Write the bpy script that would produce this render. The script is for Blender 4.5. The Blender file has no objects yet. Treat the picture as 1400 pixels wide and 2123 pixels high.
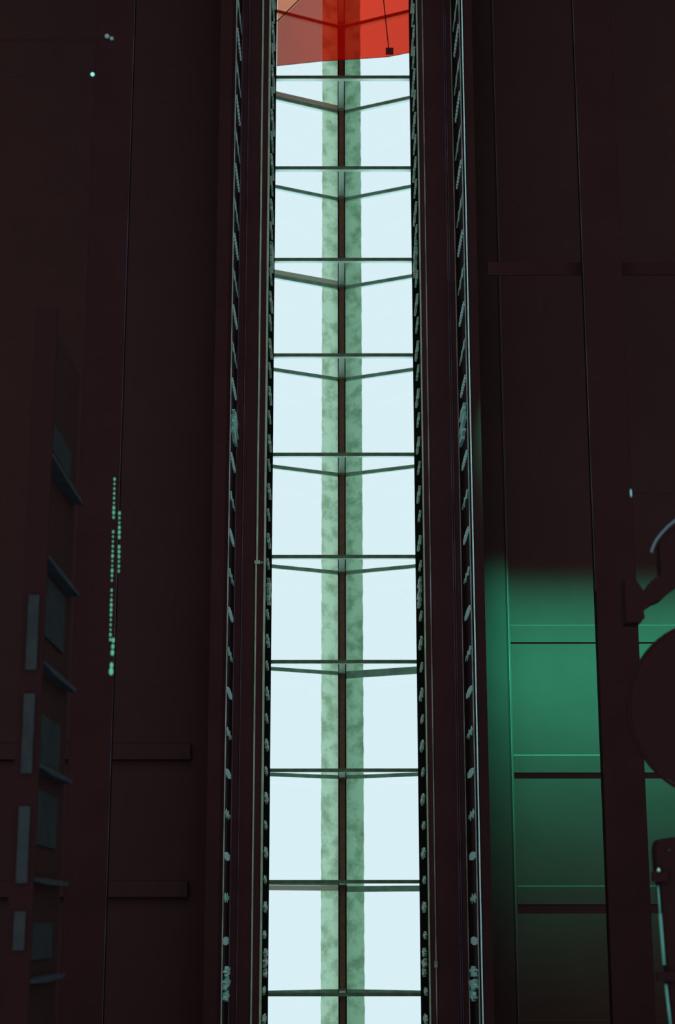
import bpy, bmesh, math, random
from mathutils import Matrix, Vector
random.seed(7)

# ------------------------------------------------------------------ camera
CZ = 1.5                                    # the eye stands 1.5 m above the ground
scn = bpy.context.scene
COL = scn.collection
cam_d = bpy.data.cameras.new('camera')
cam = bpy.data.objects.new('camera', cam_d)
COL.objects.link(cam)
RX = (0.99999972, 0.00072200, -0.00017903)
RY = (0.00074386, -0.97060652, 0.24067080)
RZ = (0.0, -0.24067087, -0.97060679)
m = Matrix((RX, RY, RZ)).to_4x4()
m.translation = Vector((0, 0, CZ))
cam.matrix_world = m
cam_d.sensor_fit = 'VERTICAL'
cam_d.sensor_height = 36.0
cam_d.sensor_width = 24.0
cam_d.lens = 3430.0 / 2123.0 * 36.0
cam_d.clip_start = 0.1
cam_d.clip_end = 200
cam_d.dof.use_dof = True
cam_d.dof.focus_distance = 10.6
cam_d.dof.aperture_fstop = 2.3
scn.camera = cam

# ------------------------------------------------------------------ sky, added fill from below, exposure
SKY = (0.735, 0.915, 0.970)
FILL_BELOW = (0.75, 0.85, 0.85)  # added fill light from below; no floor is modelled
w = bpy.data.worlds.new('overcast')
scn.world = w
w.use_nodes = True
nt = w.node_tree
nt.nodes.clear()
out = nt.nodes.new('ShaderNodeOutputWorld')
bg = nt.nodes.new('ShaderNodeBackground')
tc = nt.nodes.new('ShaderNodeTexCoord')
sep = nt.nodes.new('ShaderNodeSeparateXYZ')
mr = nt.nodes.new('ShaderNodeMapRange')
mr.inputs[1].default_value = -0.05
mr.inputs[2].default_value = 0.30
mx = nt.nodes.new('ShaderNodeMix')
mx.data_type = 'RGBA'
mx.inputs[6].default_value = (*FILL_BELOW, 1)
mx.inputs[7].default_value = (*SKY, 1)
nt.links.new(tc.outputs['Generated'], sep.inputs[0])
nt.links.new(sep.outputs['Z'], mr.inputs[0])
nt.links.new(mr.outputs[0], mx.inputs[0])
nt.links.new(mx.outputs[2], bg.inputs[0])
nt.links.new(bg.outputs[0], out.inputs[0])
scn.view_settings.view_transform = 'Standard'
scn.view_settings.look = 'None'
scn.view_settings.gamma = 1
scn.view_settings.exposure = 0
scn.view_settings.use_curve_mapping = False

# ------------------------------------------------------------------ materials
def mat(name, col, rough=0.7, spec=0.2, metal=0.0, var=0.0, scale=6.0, col2=None, emit=None, estr=0.0):
    M = bpy.data.materials.new(name)
    M.use_nodes = True
    n = M.node_tree
    b = n.nodes['Principled BSDF']
    b.inputs['Roughness'].default_value = rough
    b.inputs['Specular IOR Level'].default_value = spec
    b.inputs['Metallic'].default_value = metal
    b.inputs['Base Color'].default_value = (*col, 1)
    if col2 is not None or var > 0:
        c2 = col2 or tuple(c * (1 - var) for c in col)
        t = n.nodes.new('ShaderNodeTexCoord')
        no = n.nodes.new('ShaderNodeTexNoise')
        no.inputs['Scale'].default_value = scale
        no.inputs['Detail'].default_value = 6
        cr = n.nodes.new('ShaderNodeValToRGB')
        cr.color_ramp.elements[0].position = 0.38
        cr.color_ramp.elements[1].position = 0.62
        cr.color_ramp.elements[0].color = (*col, 1)
        cr.color_ramp.elements[1].color = (*c2, 1)
        n.links.new(t.outputs['Object'], no.inputs['Vector'])
        n.links.new(no.outputs['Fac'], cr.inputs[0])
        n.links.new(cr.outputs[0], b.inputs['Base Color'])
    if emit:
        b.inputs['Emission Color'].default_value = (*emit, 1)
        b.inputs['Emission Strength'].default_value = estr
    return M

def sheet_mat(name, a, b_, scale):
    """weathered translucent sheet: sky glows through it, stains are mottled"""
    M = bpy.data.materials.new(name)
    M.use_nodes = True
    n = M.node_tree
    n.nodes.clear()
    o = n.nodes.new('ShaderNodeOutputMaterial')
    tr = n.nodes.new('ShaderNodeBsdfTranslucent')
    df = n.nodes.new('ShaderNodeBsdfDiffuse')
    mixs = n.nodes.new('ShaderNodeMixShader')
    mixs.inputs[0].default_value = 0.12
    t = n.nodes.new('ShaderNodeTexCoord')
    no = n.nodes.new('ShaderNodeTexNoise')
    no.inputs['Scale'].default_value = scale
    no.inputs['Detail'].default_value = 4
    no.inputs['Roughness'].default_value = 0.6
    cr = n.nodes.new('ShaderNodeValToRGB')
    cr.color_ramp.elements[0].position = 0.36
    cr.color_ramp.elements[1].position = 0.56
    cr.color_ramp.elements[0].color = (*b_, 1)
    cr.color_ramp.elements[1].color = (*a, 1)
    n.links.new(t.outputs['Object'], no.inputs['Vector'])
    n.links.new(no.outputs['Fac'], cr.inputs[0])
    n.links.new(cr.outputs[0], tr.inputs[0])
    n.links.new(cr.outputs[0], df.inputs[0])
    n.links.new(tr.outputs[0], mixs.inputs[1])
    n.links.new(df.outputs[0], mixs.inputs[2])
    n.links.new(mixs.outputs[0], o.inputs[0])
    return M

def glass_mat():
    M = bpy.data.materials.new('pane glass')
    M.use_nodes = True
    n = M.node_tree
    n.nodes.clear()
    o = n.nodes.new('ShaderNodeOutputMaterial')
    tr = n.nodes.new('ShaderNodeBsdfTransparent')
    tr.inputs[0].default_value = (0.985, 0.992, 0.992, 1)
    gl = n.nodes.new('ShaderNodeBsdfGlossy')
    gl.inputs['Roughness'].default_value = 0.05
    mixs = n.nodes.new('ShaderNodeMixShader')
    mixs.inputs[0].default_value = 0.02
    n.links.new(tr.outputs[0], mixs.inputs[1])
    n.links.new(gl.outputs[0], mixs.inputs[2])
    n.links.new(mixs.outputs[0], o.inputs[0])
    return M

def cloth_mat():
    """sheer dyed cloth: a red filter, paler and browner towards its left corner"""
    M = bpy.data.materials.new('sheer red cloth')
    M.use_nodes = True
    n = M.node_tree
    n.nodes.clear()
    o = n.nodes.new('ShaderNodeOutputMaterial')
    tr = n.nodes.new('ShaderNodeBsdfTransparent')
    tl = n.nodes.new('ShaderNodeBsdfTranslucent')
    tl.inputs[0].default_value = (0.56, 0.004, 0.002, 1)
    mixs = n.nodes.new('ShaderNodeAddShader')
    t = n.nodes.new('ShaderNodeTexCoord')
    s = n.nodes.new('ShaderNodeSeparateXYZ')
    r = n.nodes.new('ShaderNodeMapRange')
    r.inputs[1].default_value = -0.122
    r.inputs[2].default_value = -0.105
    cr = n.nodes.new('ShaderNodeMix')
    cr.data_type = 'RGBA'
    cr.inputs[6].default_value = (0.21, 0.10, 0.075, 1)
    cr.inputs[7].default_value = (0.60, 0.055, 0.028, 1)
    # paler triangle beyond the diagonal cord
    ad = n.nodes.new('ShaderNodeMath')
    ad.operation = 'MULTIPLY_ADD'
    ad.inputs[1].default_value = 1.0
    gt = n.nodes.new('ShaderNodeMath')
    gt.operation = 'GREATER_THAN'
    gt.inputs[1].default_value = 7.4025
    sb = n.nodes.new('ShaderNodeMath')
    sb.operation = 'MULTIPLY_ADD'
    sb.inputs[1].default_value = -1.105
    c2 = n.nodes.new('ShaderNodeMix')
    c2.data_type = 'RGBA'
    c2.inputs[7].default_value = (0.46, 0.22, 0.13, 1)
    n.links.new(t.outputs['Object'], s.inputs[0])
    n.links.new(s.outputs['X'], r.inputs[0])
    n.links.new(r.outputs[0], cr.inputs[0])
    n.links.new(s.outputs['X'], sb.inputs[0])       # -x
    n.links.new(s.outputs['Y'], ad.inputs[0])
    mul = n.nodes.new('ShaderNodeMath')
    mul.operation = 'MULTIPLY'
    mul.inputs[1].default_value = -1.0
    n.links.new(s.outputs['Y'], mul.inputs[0])      # -0.92 y
    n.links.new(mul.outputs[0], sb.inputs[2])       # -x -0.92 y
    n.links.new(sb.outputs[0], gt.inputs[0])
    n.links.new(gt.outputs[0], c2.inputs[0])
    n.links.new(cr.outputs[2], c2.inputs[6])
    n.links.new(c2.outputs[2], tr.inputs[0])
    n.links.new(tr.outputs[0], mixs.inputs[0])
    n.links.new(tl.outputs[0], mixs.inputs[1])
    n.links.new(mixs.outputs[0], o.inputs[0])
    return M

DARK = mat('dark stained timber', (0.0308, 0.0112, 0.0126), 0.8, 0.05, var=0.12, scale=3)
SOFFIT = mat('lightened soffit boards', (0.0592, 0.0224, 0.0256), 0.8, 0.05, var=0.12, scale=3)  # dark timber lightened to offset the weak light in the slot
BLACK = mat('blackened timber', (0.0192, 0.0074, 0.0084), 0.85, 0.03)
PANEL = mat('painted ceiling boards', (0.0456, 0.0196, 0.0204), 0.75, 0.05, var=0.06, scale=5)
EDGEB = mat('dull edge board stain', (0.0376, 0.0176, 0.0184), 0.75, 0.05, var=0.1, scale=5)
EDGEP = mat('lit edge bead', (0.0960, 0.0680, 0.0680), 0.6, 0.05)  # paler so the colour carries the lamp light on the chamfer
RIM = mat('dark green paint', (0.012, 0.013, 0.010), 1.0, 0.0)
FLANGE = mat('shaded flange green', (0.17, 0.27, 0.17), 0.7, 0.1, var=0.35, scale=14)  # shade on the bar undersides put into the colour
FLANGE2 = mat('green rafter paint', (0.34, 0.62, 0.44), 0.7, 0.1, var=0.3, scale=14)
WEB = mat('sky lit side metal', (0.78, 0.98, 0.93), 0.38, 0.6, metal=0.85)  # pale copy for the bar sides that catch the sky
STRIPPALE = mat('pale weathered strip', (0.86, 0.93, 0.74), 0.6, 0.3)
RIDGE = mat('brown ridge timber', (0.2240, 0.1360, 0.0720), 0.7, 0.1, col2=(0.18, 0.12, 0.06), scale=20)
EDGE = mat('blackened edge bead', (0.03, 0.025, 0.018), 0.8, 0.1)
VERD = mat('verdigris carving', (0.52, 1.0, 0.92), 0.55, 0.3, var=0.05, scale=30)
VERDR = mat('ribbed carving', (0.46, 0.80, 0.78), 0.55, 0.3, var=0.2, scale=40)
VERD_L = mat('inner carving green', (0.62, 0.95, 0.78), 0.6, 0.2, var=0.6, scale=26)
LIP = mat('pale lip bead', (0.40, 0.56, 0.42), 0.6, 0.2, var=0.25, scale=8)
LIPG = mat('grey bead', (0.30, 0.34, 0.34), 0.6, 0.2, var=0.5, scale=6)
LIPV = mat('faint bead', (0.1120, 0.0880, 0.1440), 0.6, 0.2, var=0.5, scale=6)
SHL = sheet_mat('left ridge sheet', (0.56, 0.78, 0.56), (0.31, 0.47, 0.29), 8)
SHR = sheet_mat('right ridge sheet', (0.27, 0.48, 0.31), (0.14, 0.28, 0.16), 8)  # darker than the left: uneven sky light put into the colour
GLASS = glass_mat()
CLOTH = cloth_mat()
CORD = mat('black cord', (0.03, 0.01, 0.01), 0.8, 0.1)
BLUELIT = mat('blue lit board', (0.0232, 0.0288, 0.0344), 0.8, 0.1, var=0.3, scale=12)  # faint bluish light put into the board colour
BLUELIT2 = mat('blue lit upright', (0.0368, 0.0456, 0.0624), 0.8, 0.1, var=0.3, scale=12)  # bluish highlights on the uprights put into the colour
RAILT = mat('teal lit rail', (0.1120, 0.3600, 0.3200), 0.5, 0.3, var=0.3, scale=7)  # teal carries the light along the block's edge
BULB_G = mat('green bulb', (0.1, 0.3, 0.2), 0.4, 0.3, emit=(0.12, 0.62, 0.40), estr=0.42)
GLINT_T = mat('teal glint', (0.1, 0.3, 0.3), 0.4, 0.3, emit=(0.28, 0.80, 0.70), estr=1.0)  # glow stands for a bright glint, not a lamp
GLINT_D = mat('dim glint', (0.1, 0.2, 0.2), 0.4, 0.3, emit=(0.05, 0.12, 0.11), estr=0.7)  # weaker glow for the two faint glints

# ------------------------------------------------------------------ mesh helpers (heights are given above the eye)
def obj(name, bm, mt, parent=None, smooth=False):
    me = bpy.data.meshes.new(name)
    bmesh.ops.recalc_face_normals(bm, faces=bm.faces)
    bm.to_mesh(me)
    bm.free()
    me.materials.append(mt)
    if smooth:
        for p in me.polygons:
            p.use_smooth = True
    o = bpy.data.objects.new(name, me)
    COL.objects.link(o)
    if parent:
        o.parent = parent
    return o

def tag(o, label=None, cat=None, group=None, kind=None):
    if label: o['label'] = label
    if cat: o['category'] = cat
    if group: o['group'] = group
    if kind: o['kind'] = kind
    return o

def thing(name, loc, label, cat, group=None):
    o = bpy.data.objects.new(name, None)
    o.empty_display_size = 0.1
    COL.objects.link(o)
    o.location = (loc[0], loc[1], loc[2] + CZ)
    return tag(o, label, cat, group)

def box(bm, x0, x1, y0, y1, z0, z1, off=(0, 0, 0), bev=0.0):
    vs = [bm.verts.new((x - off[0], y - off[1], z - off[2])) for z in (z0, z1) for y in (y0, y1) for x in (x0, x1)]
    fs = [bm.faces.new([vs[i] for i in q]) for q in
          ((0, 2, 3, 1), (4, 5, 7, 6), (0, 1, 5, 4), (2, 6, 7, 3), (0, 4, 6, 2), (1, 3, 7, 5))]
    if bev:
        es = list({e for f in fs for e in f.edges})
        bmesh.ops.bevel(bm, geom=es, offset=bev, segments=2, affect='EDGES', profile=0.5)

def wbox(x0, x1, y0, y1, z0, z1, bev=0.0):
    bm = bmesh.new()
    box(bm, x0, x1, y0, y1, z0 + CZ, z1 + CZ, bev=bev)
    return bm

def lbox(x0, x1, y0, y1, z0, z1, bev=0.0, bm=None):
    bm = bm or bmesh.new()
    box(bm, x0, x1, y0, y1, z0, z1, bev=bev)
    return bm

def prism(bm, pts, axis, a, b):
    """pts: closed outline in the two other axes; extruded from a to b along axis"""
    def P(u, v, t):
        return {'x': (t, u, v), 'y': (u, t, v), 'z': (u, v, t)}[axis]
    A = [bm.verts.new(P(u, v, a)) for u, v in pts]
    B = [bm.verts.new(P(u, v, b)) for u, v in pts]
    bm.faces.new(A)
    bm.faces.new(B[::-1])
    n = len(pts)
    for i in range(n):
        bm.faces.new([A[i], A[(i + 1) % n], B[(i + 1) % n], B[i]])

def tube(bm, p, q, r, seg=8):
    p, q = Vector(p), Vector(q)
    d = (q - p).normalized()
    u = d.orthogonal().normalized()
    v = d.cross(u)
    rings = []
    for c in (p, q):
        rings.append([bm.verts.new(c + r * (math.cos(2 * math.pi * k / seg) * u + math.sin(2 * math.pi * k / seg) * v)) for k in range(seg)])
    for k in range(seg):
        bm.faces.new([rings[0][k], rings[0][(k + 1) % seg], rings[1][(k + 1) % seg], rings[1][k]])
    bm.faces.new(rings[0][::-1])
    bm.faces.new(rings[1])

def path_tube(bm, pts, r, seg=8):
    for a, b in zip(pts[:-1], pts[1:]):
        tube(bm, a, b, r, seg)

YF, YN = -8.6, 1.6                     # far and near ends of the nave
RIDGE_X, RIDGE_Z = 0.037, 12.60
EAVE_Z = 12.34
XL, XR = -0.482, 0.579                 # slot reveal, left and right
TIES = [-7.345, -6.557, -5.769, -4.996, -4.213, -3.423, -2.634, -1.848, -1.061, -0.278, 0.489, 1.26]

# ------------------------------------------------------------------ structure
def struct(name, bm, mt, parent=None):
    o = obj(name, bm, mt, parent)
    if parent is None:
        o['kind'] = 'structure'
    return o

# closing walls high up at the far and near ends and the outer sides
struct('wall_far', wbox(-6.0, 6.0, YF - 0.12, YF, 5.0, 12.9), DARK)
struct('wall_near', wbox(-6.0, 6.0, YN, YN + 0.12, 5.0, 12.9), DARK)
struct('wall_left', wbox(-6.12, -6.0, YF, YN, 5.0, 12.9), DARK)
struct('wall_right', wbox(6.0, 6.12, YF, YN, 5.0, 12.9), DARK)
# ceilings of the two side bays
struct('ceiling_right', wbox(0.92, 6.0, YF, YN, 10.60, 10.68), PANEL)
struct('ceiling_left', wbox(-6.0, -0.80, YF, YN, 10.60, 10.68), PANEL)
# soffit beams between slot and side bays (boxed profile cut to steps), one profile per side
def soffit(side, xs, z_in, z_out, lip):
    a, b, c = xs
    s = side
    pts = [(a, 11.90), (a, z_in + lip), (a + s * 0.020, z_in + lip), (a + s * 0.020, z_in), (b, z_in), (b, z_out + 0.02),
           (b + s * 0.018, z_out), (c, z_out), (c, 10.595), (c + s * 0.0, 10.7), (b + s * 0.05, 11.90)]
    bm = bmesh.new()
    prism(bm, [(x, z + CZ) for x, z in pts], 'y', YF, YN)
    return bm
for nm, sd, xs, zi, zo in (('trim_1', 1, (XR, 0.840, 0.915), 10.90, 10.08), ('trim_2', -1, (XL, -0.692, -0.790), 10.85, 10.13)):
    o = struct(nm, soffit(sd, xs, zi, zo, 0.012), SOFFIT)
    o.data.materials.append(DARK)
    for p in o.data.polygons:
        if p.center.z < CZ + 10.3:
            p.material_index = 1          # the lowest boards get more light, so keep the unlightened colour
# skylight curbs and roof deck
struct('trim_3', wbox(0.603, 0.70, YF, YN, 11.905, 12.335), RIM)
struct('trim_4', wbox(-0.60, -0.503, YF, YN, 11.905, 12.335), RIM)
struct('wall_gable_far', wbox(-0.503, 0.603, YF - 0.05, YF, 11.0, 12.7), RIM)
struct('wall_gable_near', wbox(-0.503, 0.603, YN, YN + 0.05, 11.0, 12.7), RIM)

# pale and faint beads running along the beams
def bead(x0, x1, z0, z1, mt, name, label, y0=YF, y1=YN):
    o = obj(name, wbox(x0, x1, y0, y1, z0, z1, bev=min(x1 - x0, z1 - z0) * 0.25), mt)
    return tag(o, label, 'moulding')
bead(0.623, 0.631, 10.888, 10.8995, LIPG, 'bead_moulding', 'thin grey bead running just right of the right inner carved frieze')  # edge highlight of the fillet, built as a grey strip
bead(0.779, 0.784, 10.890, 10.8995, LIPV, 'bead_moulding', 'faint violet bead along the right soffit, the inner of the close pair')
bead(0.792, 0.797, 10.892, 10.8995, LIPV, 'bead_moulding', 'faint violet bead along the right soffit, the outer of the close pair')
bead(-0.545, -0.532, 10.836, 10.8495, LIP, 'bead_moulding', 'wide pale green bead left of the left inner carved frieze', YF, -2.35)
bead(-0.549, -0.538, 10.836, 10.8495, LIP, 'bead_moulding', 'wide pale green bead left of the left inner carved frieze, lower length past the clip', -2.33, YN)
bead(-0.640, -0.635, 10.840, 10.8495, LIPV, 'bead_moulding', 'faint violet bead along the middle of the left soffit')
# clip where two lengths of the left bead meet
cl = thing('bead_clip', (-0.527, -2.34, 10.83), 'small metal clip joining two lengths of pale bead on the left soffit', 'clip')
obj('clip_plate', lbox(-0.028, 0.010, -0.012, 0.012, -0.004, 0.0195, 0.002), LIP, cl)
bm = bmesh.new()
bmesh.ops.create_uvsphere(bm, u_segments=10, v_segments=6, radius=0.012)
obj('screw_head', bm, LIPG, cl).location = (0.020, 0.0, 0.012)
cl2 = thing('bead_clip', (0.628, 0.26, 10.875), 'small clip on the grey bead of the right soffit near the bottom', 'clip')
obj('clip_plate', lbox(-0.014, 0.008, -0.02, 0.02, 0, 0.012, 0.002), LIPG, cl2)

# ------------------------------------------------------------------ skylight glazing
win = tag(bpy.data.objects.new('window_1', None), kind='structure')
COL.objects.link(win)
def slope_z(x):
    half = (0.603 - RIDGE_X) if x > RIDGE_X else (RIDGE_X + 0.503)
    return RIDGE_Z - (RIDGE_Z - EAVE_Z) * abs(x - RIDGE_X) / half
for i in range(len(TIES) - 1):
    for s, xe in ((-1, -0.503), (1, 0.603)):
        bm = bmesh.new()
        x0 = RIDGE_X + s * 0.03
        pts = [(x0, slope_z(x0) + 0.050), (xe, slope_z(xe) + 0.050), (xe, slope_z(xe) + 0.056), (x0, slope_z(x0) + 0.056)]
        prism(bm, [(x, z + CZ) for x, z in pts], 'y', TIES[i] + 0.012, TIES[i + 1] - 0.012)
        obj('glass_pane', bm, GLASS, win)

# ridge beam with its dark side beads
rb = thing('ridge_beam', (RIDGE_X, 0, RIDGE_Z), 'long brown timber ridge beam down the middle of the skylight', 'beam')
obj('timber', lbox(-0.020, 0.020, YF, YN, -0.055, 0.12), RIDGE, rb)
for s in (-1, 1):
    obj('side_bead', lbox(min(s * 0.020, s * 0.032), max(s * 0.020, s * 0.032), YF, YN, -0.03, 0.11), EDGE, rb)
# weathered translucent sheets lying on the glass each side of the ridge
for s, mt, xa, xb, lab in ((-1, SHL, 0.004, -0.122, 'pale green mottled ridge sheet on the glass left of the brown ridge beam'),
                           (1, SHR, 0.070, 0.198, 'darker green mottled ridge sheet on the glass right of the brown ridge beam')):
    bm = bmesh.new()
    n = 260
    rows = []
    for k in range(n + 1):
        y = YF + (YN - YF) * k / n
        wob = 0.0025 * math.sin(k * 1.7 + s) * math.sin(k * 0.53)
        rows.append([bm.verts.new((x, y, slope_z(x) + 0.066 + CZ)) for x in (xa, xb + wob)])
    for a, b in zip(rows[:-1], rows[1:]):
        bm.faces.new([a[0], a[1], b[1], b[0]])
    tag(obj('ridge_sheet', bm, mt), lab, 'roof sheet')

# ------------------------------------------------------------------ trusses
ORD = ['', 'first', 'second', 'third', 'fourth', 'fifth', 'sixth', 'seventh', 'eighth', 'ninth', 'tenth', 'eleventh']
def rafter(parent, s, xe, wid, dy, mt, drop=0.0, side_mt=None):
    """inclined bar from ridge to eave; a flange below and a pale fin above it"""
    x0 = s * 0.030
    xE = xe - RIDGE_X
    def zz(x): return slope_z(RIDGE_X + x) - RIDGE_Z + 0.59 + drop
    bm = bmesh.new()
    prism(bm, [(x0, zz(x0)), (xE, zz(xE)), (xE, zz(xE) + 0.010), (x0, zz(x0) + 0.010)], 'y', dy - wid / 2, dy + wid / 2)
    fl = obj('rafter', bm, mt, parent)
    bm = bmesh.new()
    prism(bm, [(x0, zz(x0) + 0.010), (xE, zz(xE) + 0.010), (xE, zz(xE) + 0.055), (x0, zz(x0) + 0.055)], 'y', dy - 0.006, dy + wid / 2 - 0.004)
    obj('fin', bm, side_mt or WEB, fl)
    return fl
for i, y in enumerate(TIES):
    if i == 0:
        lab = 'skylight truss of V rafters seen dimly through the red cloth'
    elif i == 11:
        continue
    else:
        feat = {1: 'a bright strip beside its left rafter', 3: 'a pale strip beside its left rafter', 7: 'a broad pale right rafter',
                9: 'uneven V rafters over its tie', 10: 'a white hanger end'}.get(i, 'thin tie bar and green rafters')
        lab = 'truss with %s, %s below the red cloth' % (feat, ORD[i])
    t = thing('skylight_truss', (RIDGE_X, y, 12.0), lab, 'roof truss', 'trusses crossing the skylight')
    # tie bar: shaded underside as a dark flange, sky lit near side as a pale web
    tb = obj('tie_bar', lbox(-0.536, 0.562, -0.013, 0.012, -0.004, 0.003), FLANGE, t)
    obj('web', lbox(-0.536, 0.562, 0.003, 0.011, 0.003, 0.046), WEB, tb)
    # hanger post
    hp = obj('hanger_post', lbox(-0.024, 0.020, -0.004, 0.010, 0.003, 0.60), WEB, t)
    obj('gusset', lbox(-0.030, 0.026, -0.018, 0.018, 0.50, 0.508), FLANGE, hp)
    for s, xe in ((-1, -0.500), (1, 0.600)):
        wid, mt, dy = 0.028, FLANGE2, 0.0
        if i == 7 and s > 0: wid, dy = 0.055, 0.012
        if i == 9 and s > 0: wid, dy = 0.042, 0.040
        rafter(t, s, xe, wid, dy, mt)
        if i in (1, 3, 9) and s < 0:
            # extra pale strip screwed alongside the left rafter
            dd = -0.034 if i != 9 else 0.034
            bm = bmesh.new()
            x0, xE = -0.030, xe - RIDGE_X
            zf = lambda x: slope_z(RIDGE_X + x) - RIDGE_Z + 0.585
            prism(bm, [(x0, zf(x0)), (xE, zf(xE)), (xE, zf(xE) + 0.01), (x0, zf(x0) + 0.01)], 'y', dd - 0.018, dd + 0.018)
            o = obj('cover_strip', bm, STRIPPALE, t)
            o['label'] = 'pale cover strip'

# ------------------------------------------------------------------ carved friezes
def leaf_outline(h, wd):
    """lobed leaf standing on its tip: (y, z)"""
    half = [(0.000, 0.0), (0.34, 0.16), (0.22, 0.20), (1.05, 0.26), (0.42, 0.42), (0.40, 0.50), (1.15, 0.66), (0.36, 0.68), (0.30, 0.74), (0.50, 0.93), (0.14, 0.84)]
    R = [(u * wd / 2, v * h) for u, v in half]
    L = [(-u * wd / 2 * 0.9, v * h * 0.97) for u, v in half[1:]]
    return R + [(0.0, h)] + L[::-1]
def leaf_mesh(h, wd, d):
    bm = bmesh.new()
    prism(bm, leaf_outline(h, wd), 'x', -d, 0)
    return bm
def rib_mesh(h, wd, d, n=8):
    bm = bmesh.new()
    for k in range(n):
        z = h * (0.12 + 0.76 * k / (n - 1))
        ww = wd * (0.55 + 0.45 * math.sin(math.pi * (k + 0.5) / n))
        box(bm, -d, 0, -ww / 2, ww / 2, z, z + h * 0.030)
    box(bm, -d * 0.5, 0, -wd * 0.07, wd * 0.07, 0.0, h * 0.93)
    return bm
def rosette_mesh(h, wd, d):
    bm = bmesh.new()
    for cy, a0, rr in ((-0.42, 0.3, 0.36), (0.0, 0.0, 0.46), (0.42, 0.9, 0.34)):
        pts = []
        for k in range(20):
            a = 2 * math.pi * k / 20 + a0
            r = rr * (1.0 if k % 4 < 2 else 0.68) * (0.5 if cy == 0 and 8 <= k <= 10 else 1)
            pts.append((cy * wd + r * wd * 0.55 * math.cos(a), h * 0.5 + cy * h * 0.15 + r * h * math.sin(a)))
        prism(bm, pts, 'x', -d, 0)
    return bm
ME = {}
def shared(key, maker, mt):
    if key not in ME:
        bm = maker()
        me = bpy.data.meshes.new(key)
        bmesh.ops.recalc_face_normals(bm, faces=bm.faces)
        bm.to_mesh(me)
        bm.free()
        me.materials.append(mt)
        ME[key] = me
    return ME[key]
def put(name, me, parent, loc, flip, tilt=0.0):
    o = bpy.data.objects.new(name, me)
    COL.objects.link(o)
    o.parent = parent
    o.location = loc
    o.rotation_euler = (tilt, 0, math.pi if flip else 0)
    return o

def outer_frieze(side, X, z0, ztop, lab):
    s = side
    t = thing('frieze_board', (X, 0, z0), lab, 'frieze')
    obj('board', lbox(min(0, -s * 0.004), max(0, -s * 0.004), YF, YN, 0.022, ztop - z0 - 0.012), DARK, t)
    obj('top_bead', lbox(*sorted((-s * 0.010, -s * 0.004)), YF, YN, ztop - z0 - 0.020, ztop - z0 - 0.012), LIPV if s < 0 else LIPG, t)
    obj('bottom_bead', lbox(*sorted((-s * 0.012, -s * 0.005)), YF, YN, 0.012, 0.022), LIPG, t)
    if s > 0:
        obj('bottom_bead', lbox(0.004, 0.012, YF, YN, -0.012, -0.002), VERDR, t)
    for k in range(17):
        y = 0.363 - 0.505 * k
        ys = y + 0.2525
        if k % 7 == 0:
            put('rosette', shared('rosette', lambda: rosette_mesh(0.60, 0.17, 0.020), VERD), t, (-s * 0.005, y, 0.05), s < 0)
        else:
            put('leaf_carving', shared('leaf', lambda: leaf_mesh(0.56, 0.058, 0.006), VERD), t, (-s * 0.005, y, 0.045), s < 0, random.uniform(-0.012, 0.012))
        yr = y - 0.2525
        if yr > YF + 0.1:
            put('ribbed_carving', shared('ribbed', lambda: rib_mesh(0.50, 0.050, 0.010), VERDR), t, (-s * 0.005, yr, 0.045), s < 0)
    put('leaf_carving', ME['leaf'], t, (-s * 0.005, 0.363 + 0.505, 0.045), s < 0)
    return t
outer_frieze(1, 0.840, 10.08, 10.90, 'dark outer frieze right of the skylight slot carved with pale leaves and ribs')
outer_frieze(-1, -0.692, 10.13, 10.85, 'dark outer frieze left of the skylight slot carved with pale leaves and ribs')

def inner_frieze(side, X, z0, lab, lipw):
    s = side
    t = thing('frieze_board', (X, 0, z0), lab, 'frieze')
    obj('board', lbox(*sorted((0, -s * 0.004)), YF, YN, 0.016, 0.985), RIM, t)
    lip = obj('lip_bead', lbox(*sorted((s * 0.012, s * 0.012 - s * lipw)), YF, YN, -0.001, 0.0115), LIP, t)
    n = int((YN - YF) / 0.175)
    for k in range(n):
        y = 0.255 + 0.175 * 7 - 0.175 * k
        if y > YN - 0.1 or y < YF + 0.1: continue
        j = k - 7
        loc = (-s * 0.0045, y, 0.02)
        if j % 14 == 0:
            put('rosette', shared('small_rosette', lambda: rosette_mesh(0.46, 0.15, 0.018), VERD_L), t, loc, s < 0)
        elif j % 2 == 0:
            put('leaf_carving', shared('small_leaf', lambda: leaf_mesh(0.44, 0.066, 0.014), VERD_L), t, loc, s < 0, random.uniform(-0.02, 0.02))
        else:
            put('leaf_carving', shared('short_leaf', lambda: leaf_mesh(0.34, 0.050, 0.012), VERD_L), t, loc, s < 0, random.uniform(-0.02, 0.02))
    return t
inner_frieze(1, XR, 10.91, 'green carved inner frieze bordering the right edge of the bright skylight', 0.010)
inner_frieze(-1, XL, 10.86, 'green carved inner frieze bordering the left edge of the bright skylight', 0.014)

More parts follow.
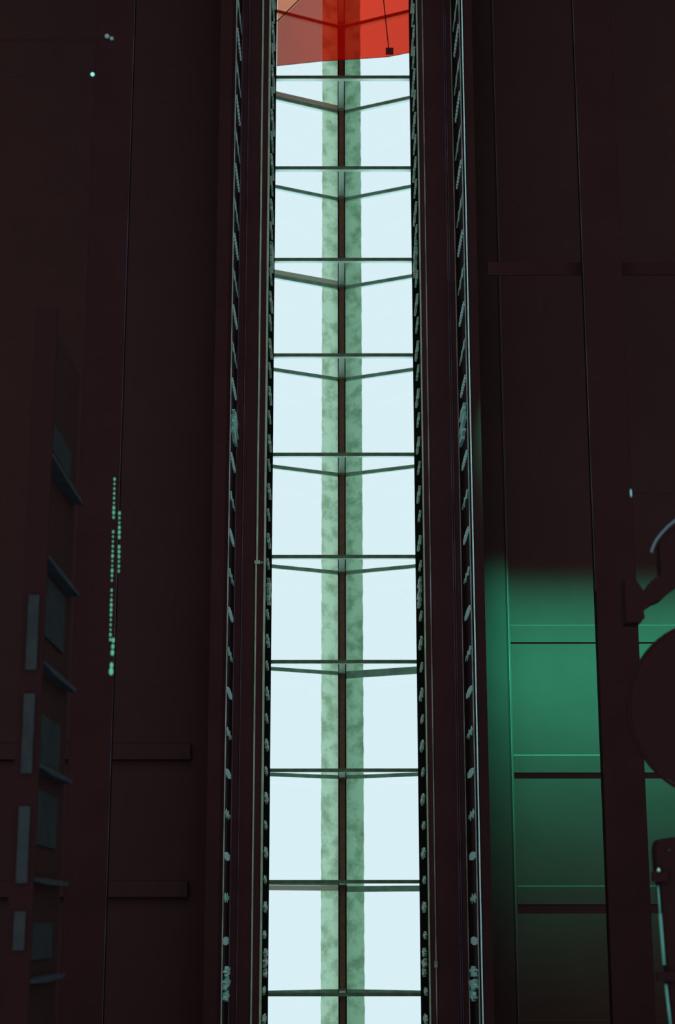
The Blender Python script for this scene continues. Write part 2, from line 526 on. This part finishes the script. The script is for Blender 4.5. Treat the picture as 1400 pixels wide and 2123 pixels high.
# ------------------------------------------------------------------ side bay on the right: edge board, battens, lamp
bm = bmesh.new()
prism(bm, [(0.925, 10.560 + CZ), (1.092, 10.560 + CZ), (1.118, 10.598 + CZ), (0.925, 10.598 + CZ)], 'y', YF, YN)
eb_ = obj('edge_board', bm, EDGEB)
for yy0, yy1 in ((YF, YN),):
    bm = bmesh.new()
    prism(bm, [(1.106, 10.572 + CZ), (1.110, 10.570 + CZ), (1.122, 10.596 + CZ), (1.118, 10.598 + CZ)], 'y', yy0, yy1)
    obj('edge_bead', bm, EDGEP, eb_)  # bright line of the lit chamfer, painted as its own strip
tag(eb_,
    'flat board edging the green lit ceiling beside the right frieze', 'board')
BD = {-1.811: 10.596, -0.973: 10.590, -0.160: 10.588, 0.640: 10.590}
for y0, lab in ((-1.811, 'shallow ceiling batten in the green glow, topmost of the three lit ones'),
                (-0.973, 'ceiling batten with a sharp black shadow line, middle of the three on the green ceiling'),
                (-0.160, 'dim ceiling batten near the bottom of the green ceiling'),
                (0.640, 'barely visible ceiling batten below the green glow at the bottom edge')):
    bm = bmesh.new()
    prism(bm, [(y0 - 0.062, 10.598 + CZ), (y0 - 0.055, BD[y0] + CZ), (y0 + 0.052, BD[y0] + CZ), (y0 + 0.052, 10.598 + CZ)], 'x', 1.122, 3.4)
    b = obj('ceiling_batten', bm, PANEL)
    tag(b, lab, 'batten', 'battens across the green ceiling')
for y0, lab in ((-1.05, 'faint dark ceiling batten in the unlit left bay, upper of two'),
                (-0.20, 'faint dark ceiling batten in the unlit left bay, lower of two')):
    b = obj('ceiling_batten', wbox(-2.6, -0.93, y0 - 0.05, y0 + 0.05, 10.540, 10.598, bev=0.006), PANEL)
    tag(b, lab, 'batten', 'battens across the left bay ceiling')

LY, LZ = -4.00, 9.77
lampo = thing('strip_lamp', (2.10, LY, LZ), 'long baffled green strip lamp resting on the long dark beam, far up on the right', 'lamp')
bm = bmesh.new()
prism(bm, [(-0.030, -0.045), (0.055, -0.045), (0.055, -0.036), (-0.020, -0.036), (-0.020, 0.035), (-0.030, 0.035)], 'x', -1.15, 1.25)
obj('baffle', bm, DARK, lampo)
obj('bracket', lbox(-0.50, -0.40, -0.030, 0.0, -0.068, -0.045), BLACK, lampo)
bm = bmesh.new()
tube(bm, (-1.12, -0.010, 0), (1.22, -0.010, 0), 0.010, 10)
obj('tube', bm, mat('green tube', (0.1, 0.3, 0.2), emit=(0.05, 0.8, 0.42), estr=0.6), lampo)
ld = bpy.data.lights.new('green_light', 'AREA')
ld.shape = 'RECTANGLE'
ld.size = 2.34
ld.size_y = 0.05
ld.spread = math.radians(15.5)
ld.color = (0.035, 1.0, 0.52)
ld.energy = 75.0
lo = bpy.data.objects.new('green_light', ld)
COL.objects.link(lo)
lo.parent = lampo
lo.location = (0.05, 0.012, 0)
lo.rotation_euler = Vector((0, 0.950, 0.304)).to_track_quat('-Z', 'Y').to_euler()

# ------------------------------------------------------------------ long lower beams
lbr = thing('long_beam', (1.65, 0, 9.6), 'long dark beam hanging below the green ceiling on the right', 'beam')
obj('timber', lbox(-0.12, 0.12, YF, YN, 0, 0.10, 0.004), DARK, lbr)
obj('edge_bead', lbox(-0.125, -0.120, YF, -1.9, 0.0, 0.010), mat('dull blue bead', (0.065, 0.065, 0.085), 0.7, 0.05, var=0.5, scale=3), lbr)
lbl = thing('long_beam', (-1.43, 0, 9.6), 'long dark beam hanging in the left bay with a faint edge line', 'beam')
obj('timber', lbox(-0.12, 0.12, YF, YN, 0, 0.10, 0.004), DARK, lbl)
obj('edge_bead', lbox(0.120, 0.125, YF, YN, 0.0, 0.010), mat('dull violet bead', (0.055, 0.045, 0.075), 0.7, 0.05, var=0.5, scale=3), lbl)

# ------------------------------------------------------------------ sheer red cloth in the slot
ZC = 11.72
edge = [(-0.470, -6.500), (-0.30, -6.520), (-0.116, -6.541), (0.05, -6.552), (0.182, -6.562), (0.30, -6.569), (0.402, -6.578), (0.570, -6.614)]
rc = thing('red_cloth', (0, 0, ZC), 'sheer red cloth stretched under the top of the skylight', 'cloth')
bm = bmesh.new()
rows = []
NX, NY = 28, 24
def ey(x):
    for (xa, ya), (xb, yb) in zip(edge[:-1], edge[1:]):
        if x <= xb + 1e-6:
            return ya + (yb - ya) * (x - xa) / (xb - xa)
    return edge[-1][1]
for j in range(NY + 1):
    r = []
    for i in range(NX + 1):
        x = -0.470 + 1.040 * i / NX
        y0 = ey(x)
        y = y0 + (YF + 0.5 - y0) * (j / NY)
        z = 0.012 * math.sin(i * 0.45) * math.sin(j * 0.3) + 0.02 * (j / NY)
        r.append(bm.verts.new((x, y, z)))
    rows.append(r)
for a, b in zip(rows[:-1], rows[1:]):
    for i in range(NX):
        bm.faces.new([a[i], a[i + 1], b[i + 1], b[i]])
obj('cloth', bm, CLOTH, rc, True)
bm = bmesh.new()
path_tube(bm, [(x, y, -0.002) for x, y in edge], 0.0022, 6)
obj('hem', bm, mat('dark red hem', (0.10, 0.015, 0.01)), rc)
bm = bmesh.new()
tube(bm, (-0.470, -6.883, -0.010), (-0.10, -7.292, -0.010), 0.0045, 6)
obj('cord', bm, CORD, rc)
bm = bmesh.new()
tube(bm, (0.361, -7.16, -0.010), (0.406, -6.648, -0.010), 0.0040, 6)
obj('cord', bm, CORD, rc)
tb_ = obj('corner_tab', lbox(0.383, 0.443, -6.652, -6.594, -0.014, -0.004, 0.002), mat('dark red tab', (0.14, 0.02, 0.015)), rc)
tb_['label'] = 'small square dark tab'

# ------------------------------------------------------------------ left lower gallery: uprights with bluish light in their colour, seen from below
gl = thing('gallery_front', (-1.12, 0, 6.0), 'dim blue grey gallery front with uprights and boards at the far left', 'gallery')
obj('backing_board', lbox(-0.09, -0.045, -2.4, YN, 0.25, 1.12), mat('lightened gallery board', (0.0368, 0.0152, 0.0172), 0.85, 0.03), gl)  # lightened because the upright face gets less light from below
obj('bottom_rail', lbox(-0.09, 0.0, -2.4, YN, 0.245, 0.262), BLACK, gl)
for y0, y1 in ((-1.22, -0.93), (-0.84, -0.54), (-0.42, -0.14), (-0.04, 0.10)):
    obj('sill_board', lbox(-0.065, -0.022, y0, y1, 0.232, 0.245, 0.003), BLUELIT, gl)
for y0, y1 in ((-1.34, -1.10), (-0.795, -0.59), (-0.50, -0.29), (-1.98, -1.86), (0.0, 0.14)):
    obj('panel', lbox(-0.045, -0.035, y0, y1, 0.36, 0.92, 0.003), BLUELIT, gl)
for y in (-1.79, -1.38, -0.965, -0.575, -0.155, 0.21):
    bm = bmesh.new()
    prism(bm, [(y - 0.006, 0.27), (y + 0.006, 0.27), (y + 0.014, 0.6), (y + 0.008, 1.06), (y - 0.008, 1.06), (y - 0.010, 0.6)], 'x', -0.045, 0.0)
    obj('upright', bm, BLUELIT2, gl)

# ------------------------------------------------------------------ string of green bulbs on the left
st = thing('light_string', (-0.85, -0.9, 6.5), 'string of tiny green bulbs in two strands left of centre', 'light string')
def strand(p0, p1, n, r, mt, gap=()):
    bm = bmesh.new()
    tube(bm, p0, p1, 0.0012, 5)
    obj('wire', bm, DARK, st)
    for k in range(n):
        if k in gap: continue
        f = (k + 0.5) / n
        bm = bmesh.new()
        bmesh.ops.create_uvsphere(bm, u_segments=10, v_segments=7, radius=r * random.uniform(0.7, 1.25))
        o = obj('bulb', bm, mt, st, True)
        o.location = Vector(p0).lerp(Vector(p1), f)
        o.scale = (1, 1.7, 1)
strand((-0.906, -1.76, 0), (-0.902, -1.08, 0), 34, 0.0042, BULB_G, (9, 10, 22))
strand((-0.883, -1.62, 0.01), (-0.878, -1.36, 0.01), 13, 0.0042, BULB_G, (6,))
strand((-0.890, -1.10, 0), (-0.895, -0.95, 0), 6, 0.0085, BULB_G, (3,))
bm = bmesh.new()
for y in (-1.76, -0.95):
    tube(bm, (-0.90, y, 0.004), (-0.90, y, 4.1), 0.0006, 5)
tube(bm, (-0.906, -1.76, 0.004), (-0.895, -0.95, 0.004), 0.0012, 5)
obj('support_wire', bm, BLACK, st)
st.location = (0, 0, 6.5 + CZ)
for x, y, mt, r_, lab in ((-1.059, -3.566, GLINT_T, 0.0085, 'single bright teal glint alone in the dark upper left'),
                          (-1.002, -3.749, GLINT_D, 0.010, 'faint teal glint, left one of a close pair at upper left'),
                          (-0.981, -3.738, GLINT_D, 0.008, 'faint teal glint, right one of a close pair at upper left')):
    t = thing('glowing_glint', (x, y, 6.5), lab, 'lamp', 'small glints high in the dark')  # reflected glints built as glowing balls, with added socket and flex
    bm = bmesh.new()
    bmesh.ops.create_uvsphere(bm, u_segments=16, v_segments=10, radius=r_)
    obj('bulb', bm, mt, t, True)
    bm = bmesh.new()
    tube(bm, (0, 0, r_ * 0.8), (0, 0, r_ * 2.4), r_ * 0.45, 10)
    obj('socket', bm, BLACK, t)
    bm = bmesh.new()
    tube(bm, (0, 0, r_ * 2.4), (-6.0 - x, 0, r_ * 2.4), 0.0015, 5)
    obj('flex', bm, BLACK, t)

# ------------------------------------------------------------------ dark fittings at the right edge, nearer the eye
def poly_thing(name, pts, z0, z1, label, cat, mt=BLACK):
    bm = bmesh.new()
    prism(bm, [(x, y) for x, y in pts], 'z', z0 + CZ, z1 + CZ)
    return tag(obj(name, bm, mt), label, cat)
poly_thing('curved_brace', [(1.153, -1.335), (1.195, -1.335), (1.229, -1.284), (1.262, -1.330), (1.301, -1.355), (1.417, -1.470), (1.413, -1.345), (1.340, -1.290), (1.302, -1.256), (1.267, -1.241),
                            (1.240, -1.222), (1.222, -1.202), (1.227, -1.178), (1.211, -1.159), (1.153, -1.159)], 6.50, 6.60,
           'ragged dark diagonal brace crossing the green glow at the right edge', 'brace')
cp = thing('round_canopy', (1.499, -0.812, 6.5), 'large dark round canopy cutting off the green glow at the right edge', 'canopy')
bm = bmesh.new()
bmesh.ops.create_cone(bm, cap_ends=True, segments=64, radius1=0.345, radius2=0.27, depth=0.09)
o = obj('drum', bm, BLACK, cp); o.location = (0, 0, 0.045)
bm = bmesh.new()
path_tube(bm, [(0.352 * math.cos(a * math.pi / 32), 0.352 * math.sin(a * math.pi / 32), 0.005) for a in range(65)], 0.008, 6)
obj('rim', bm, BLACK, cp)
bm = bmesh.new()
tube(bm, (0.2, 0, 0.05), (4.501, 0, 0.05), 0.02, 8)
obj('support_arm', bm, BLACK, cp)
hp_ = thing('wall_hoop', (1.42, -1.45, 6.5), 'curved dark hoop with a bluish lit arc at the right edge', 'hoop')
bm = bmesh.new()
pts = [(1.262, -1.440), (1.267, -1.458), (1.283, -1.490), (1.305, -1.518), (1.334, -1.548), (1.366, -1.574), (1.42, -1.59), (1.50, -1.58)]
path_tube(bm, [(x - 1.42, y + 1.45, -0.012) for x, y in pts], 0.006, 8)
obj('lit_edge', bm, mat('blue grey highlight', (0.07, 0.12, 0.16), 0.5, 0.3), hp_)  # bluish highlight of the arc put into the tube's colour
bm = bmesh.new()
prism(bm, [(1.30 - 1.42, -1.44 + 1.45), (1.30 - 1.42, -1.49 + 1.45), (1.34 - 1.42, -1.54 + 1.45), (1.42 - 1.42, -1.575 + 1.45), (1.5 - 1.42, -1.57 + 1.45), (1.5 - 1.42, -1.44 + 1.45), (1.41 - 1.42, -1.47 + 1.45), (1.30 - 1.42, -1.355 + 1.45)], 'z', 0, 0.08)
obj('plate', bm, BLACK, hp_)
blk = thing('bracket_block', (1.30, 0.0, 6.5), 'rounded dark block with a teal lit side rail at the lower right edge', 'bracket')
bm = bmesh.new()
pts = [(1.228, -0.272), (1.233, -0.296), (1.243, -0.310), (1.257, -0.313), (1.38, -0.328), (1.38, 0.50), (1.268, 0.50), (1.240, -0.13), (1.230, -0.20)]
prism(bm, [(x - 1.30, y) for x, y in pts], 'z', 0.0, 0.10)
obj('block', bm, BLACK, blk)
for a, b in (((1.225, -0.195), (1.262, -0.15)), ((1.225, 0.175), (1.28, 0.215))):
    obj('cross_bar', lbox(a[0] - 1.30 - 0.02, b[0] - 1.30, a[1] + 0.008, b[1], -0.03, 0.0), BLACK, blk)
for p, q, r_ in (((1.2275, -0.135), (1.2305, -0.03), 0.004), ((1.2310, -0.03), (1.2370, 0.158), 0.0065), ((1.2400, 0.228), (1.2520, 0.40), 0.0055)):
    bm = bmesh.new()
    tube(bm, (p[0] - 1.30, p[1], -0.008), (q[0] - 1.30, q[1], -0.008), r_, 8)
    o = obj('side_rail', bm, RAILT, blk, True)
    o['label'] = 'teal lit side rail'
bm = bmesh.new()
bmesh.ops.create_uvsphere(bm, u_segments=12, v_segments=8, radius=0.0062)
o = obj('glint_knob', bm, mat('pale teal stud', (0.45, 0.85, 0.78)), blk, True); o.location = (1.232 - 1.30, -0.192, -0.012); o.scale = (1, 1.5, 1)  # teal blob of light built as a pale ball
bm = bmesh.new()
bmesh.ops.create_uvsphere(bm, u_segments=12, v_segments=8, radius=0.006)
o = obj('glint_knob', bm, BLUELIT2, blk, True); o.location = (1.277 - 1.30, -0.268, -0.006)  # dim bluish glint built as a ball
t = thing('glowing_glint', (1.193, -1.690, 6.5), 'thin teal glint alone beside the long dark beam on the right', 'lamp', 'small glints high in the dark')
bm = bmesh.new()
bmesh.ops.create_uvsphere(bm, u_segments=12, v_segments=8, radius=0.0035)
o = obj('bulb', bm, mat('pale teal glint', (0.1, 0.3, 0.3), emit=(0.10, 0.30, 0.30), estr=1.2), t, True); o.scale = (0.9, 5.0, 1)  # thin streak of light built as a glowing ellipsoid
bm = bmesh.new()
tube(bm, (0, 0, 0.003), (4.807, 0, 0.003), 0.0015, 5)
obj('flex', bm, BLACK, t)

bpy.context.view_layer.update()
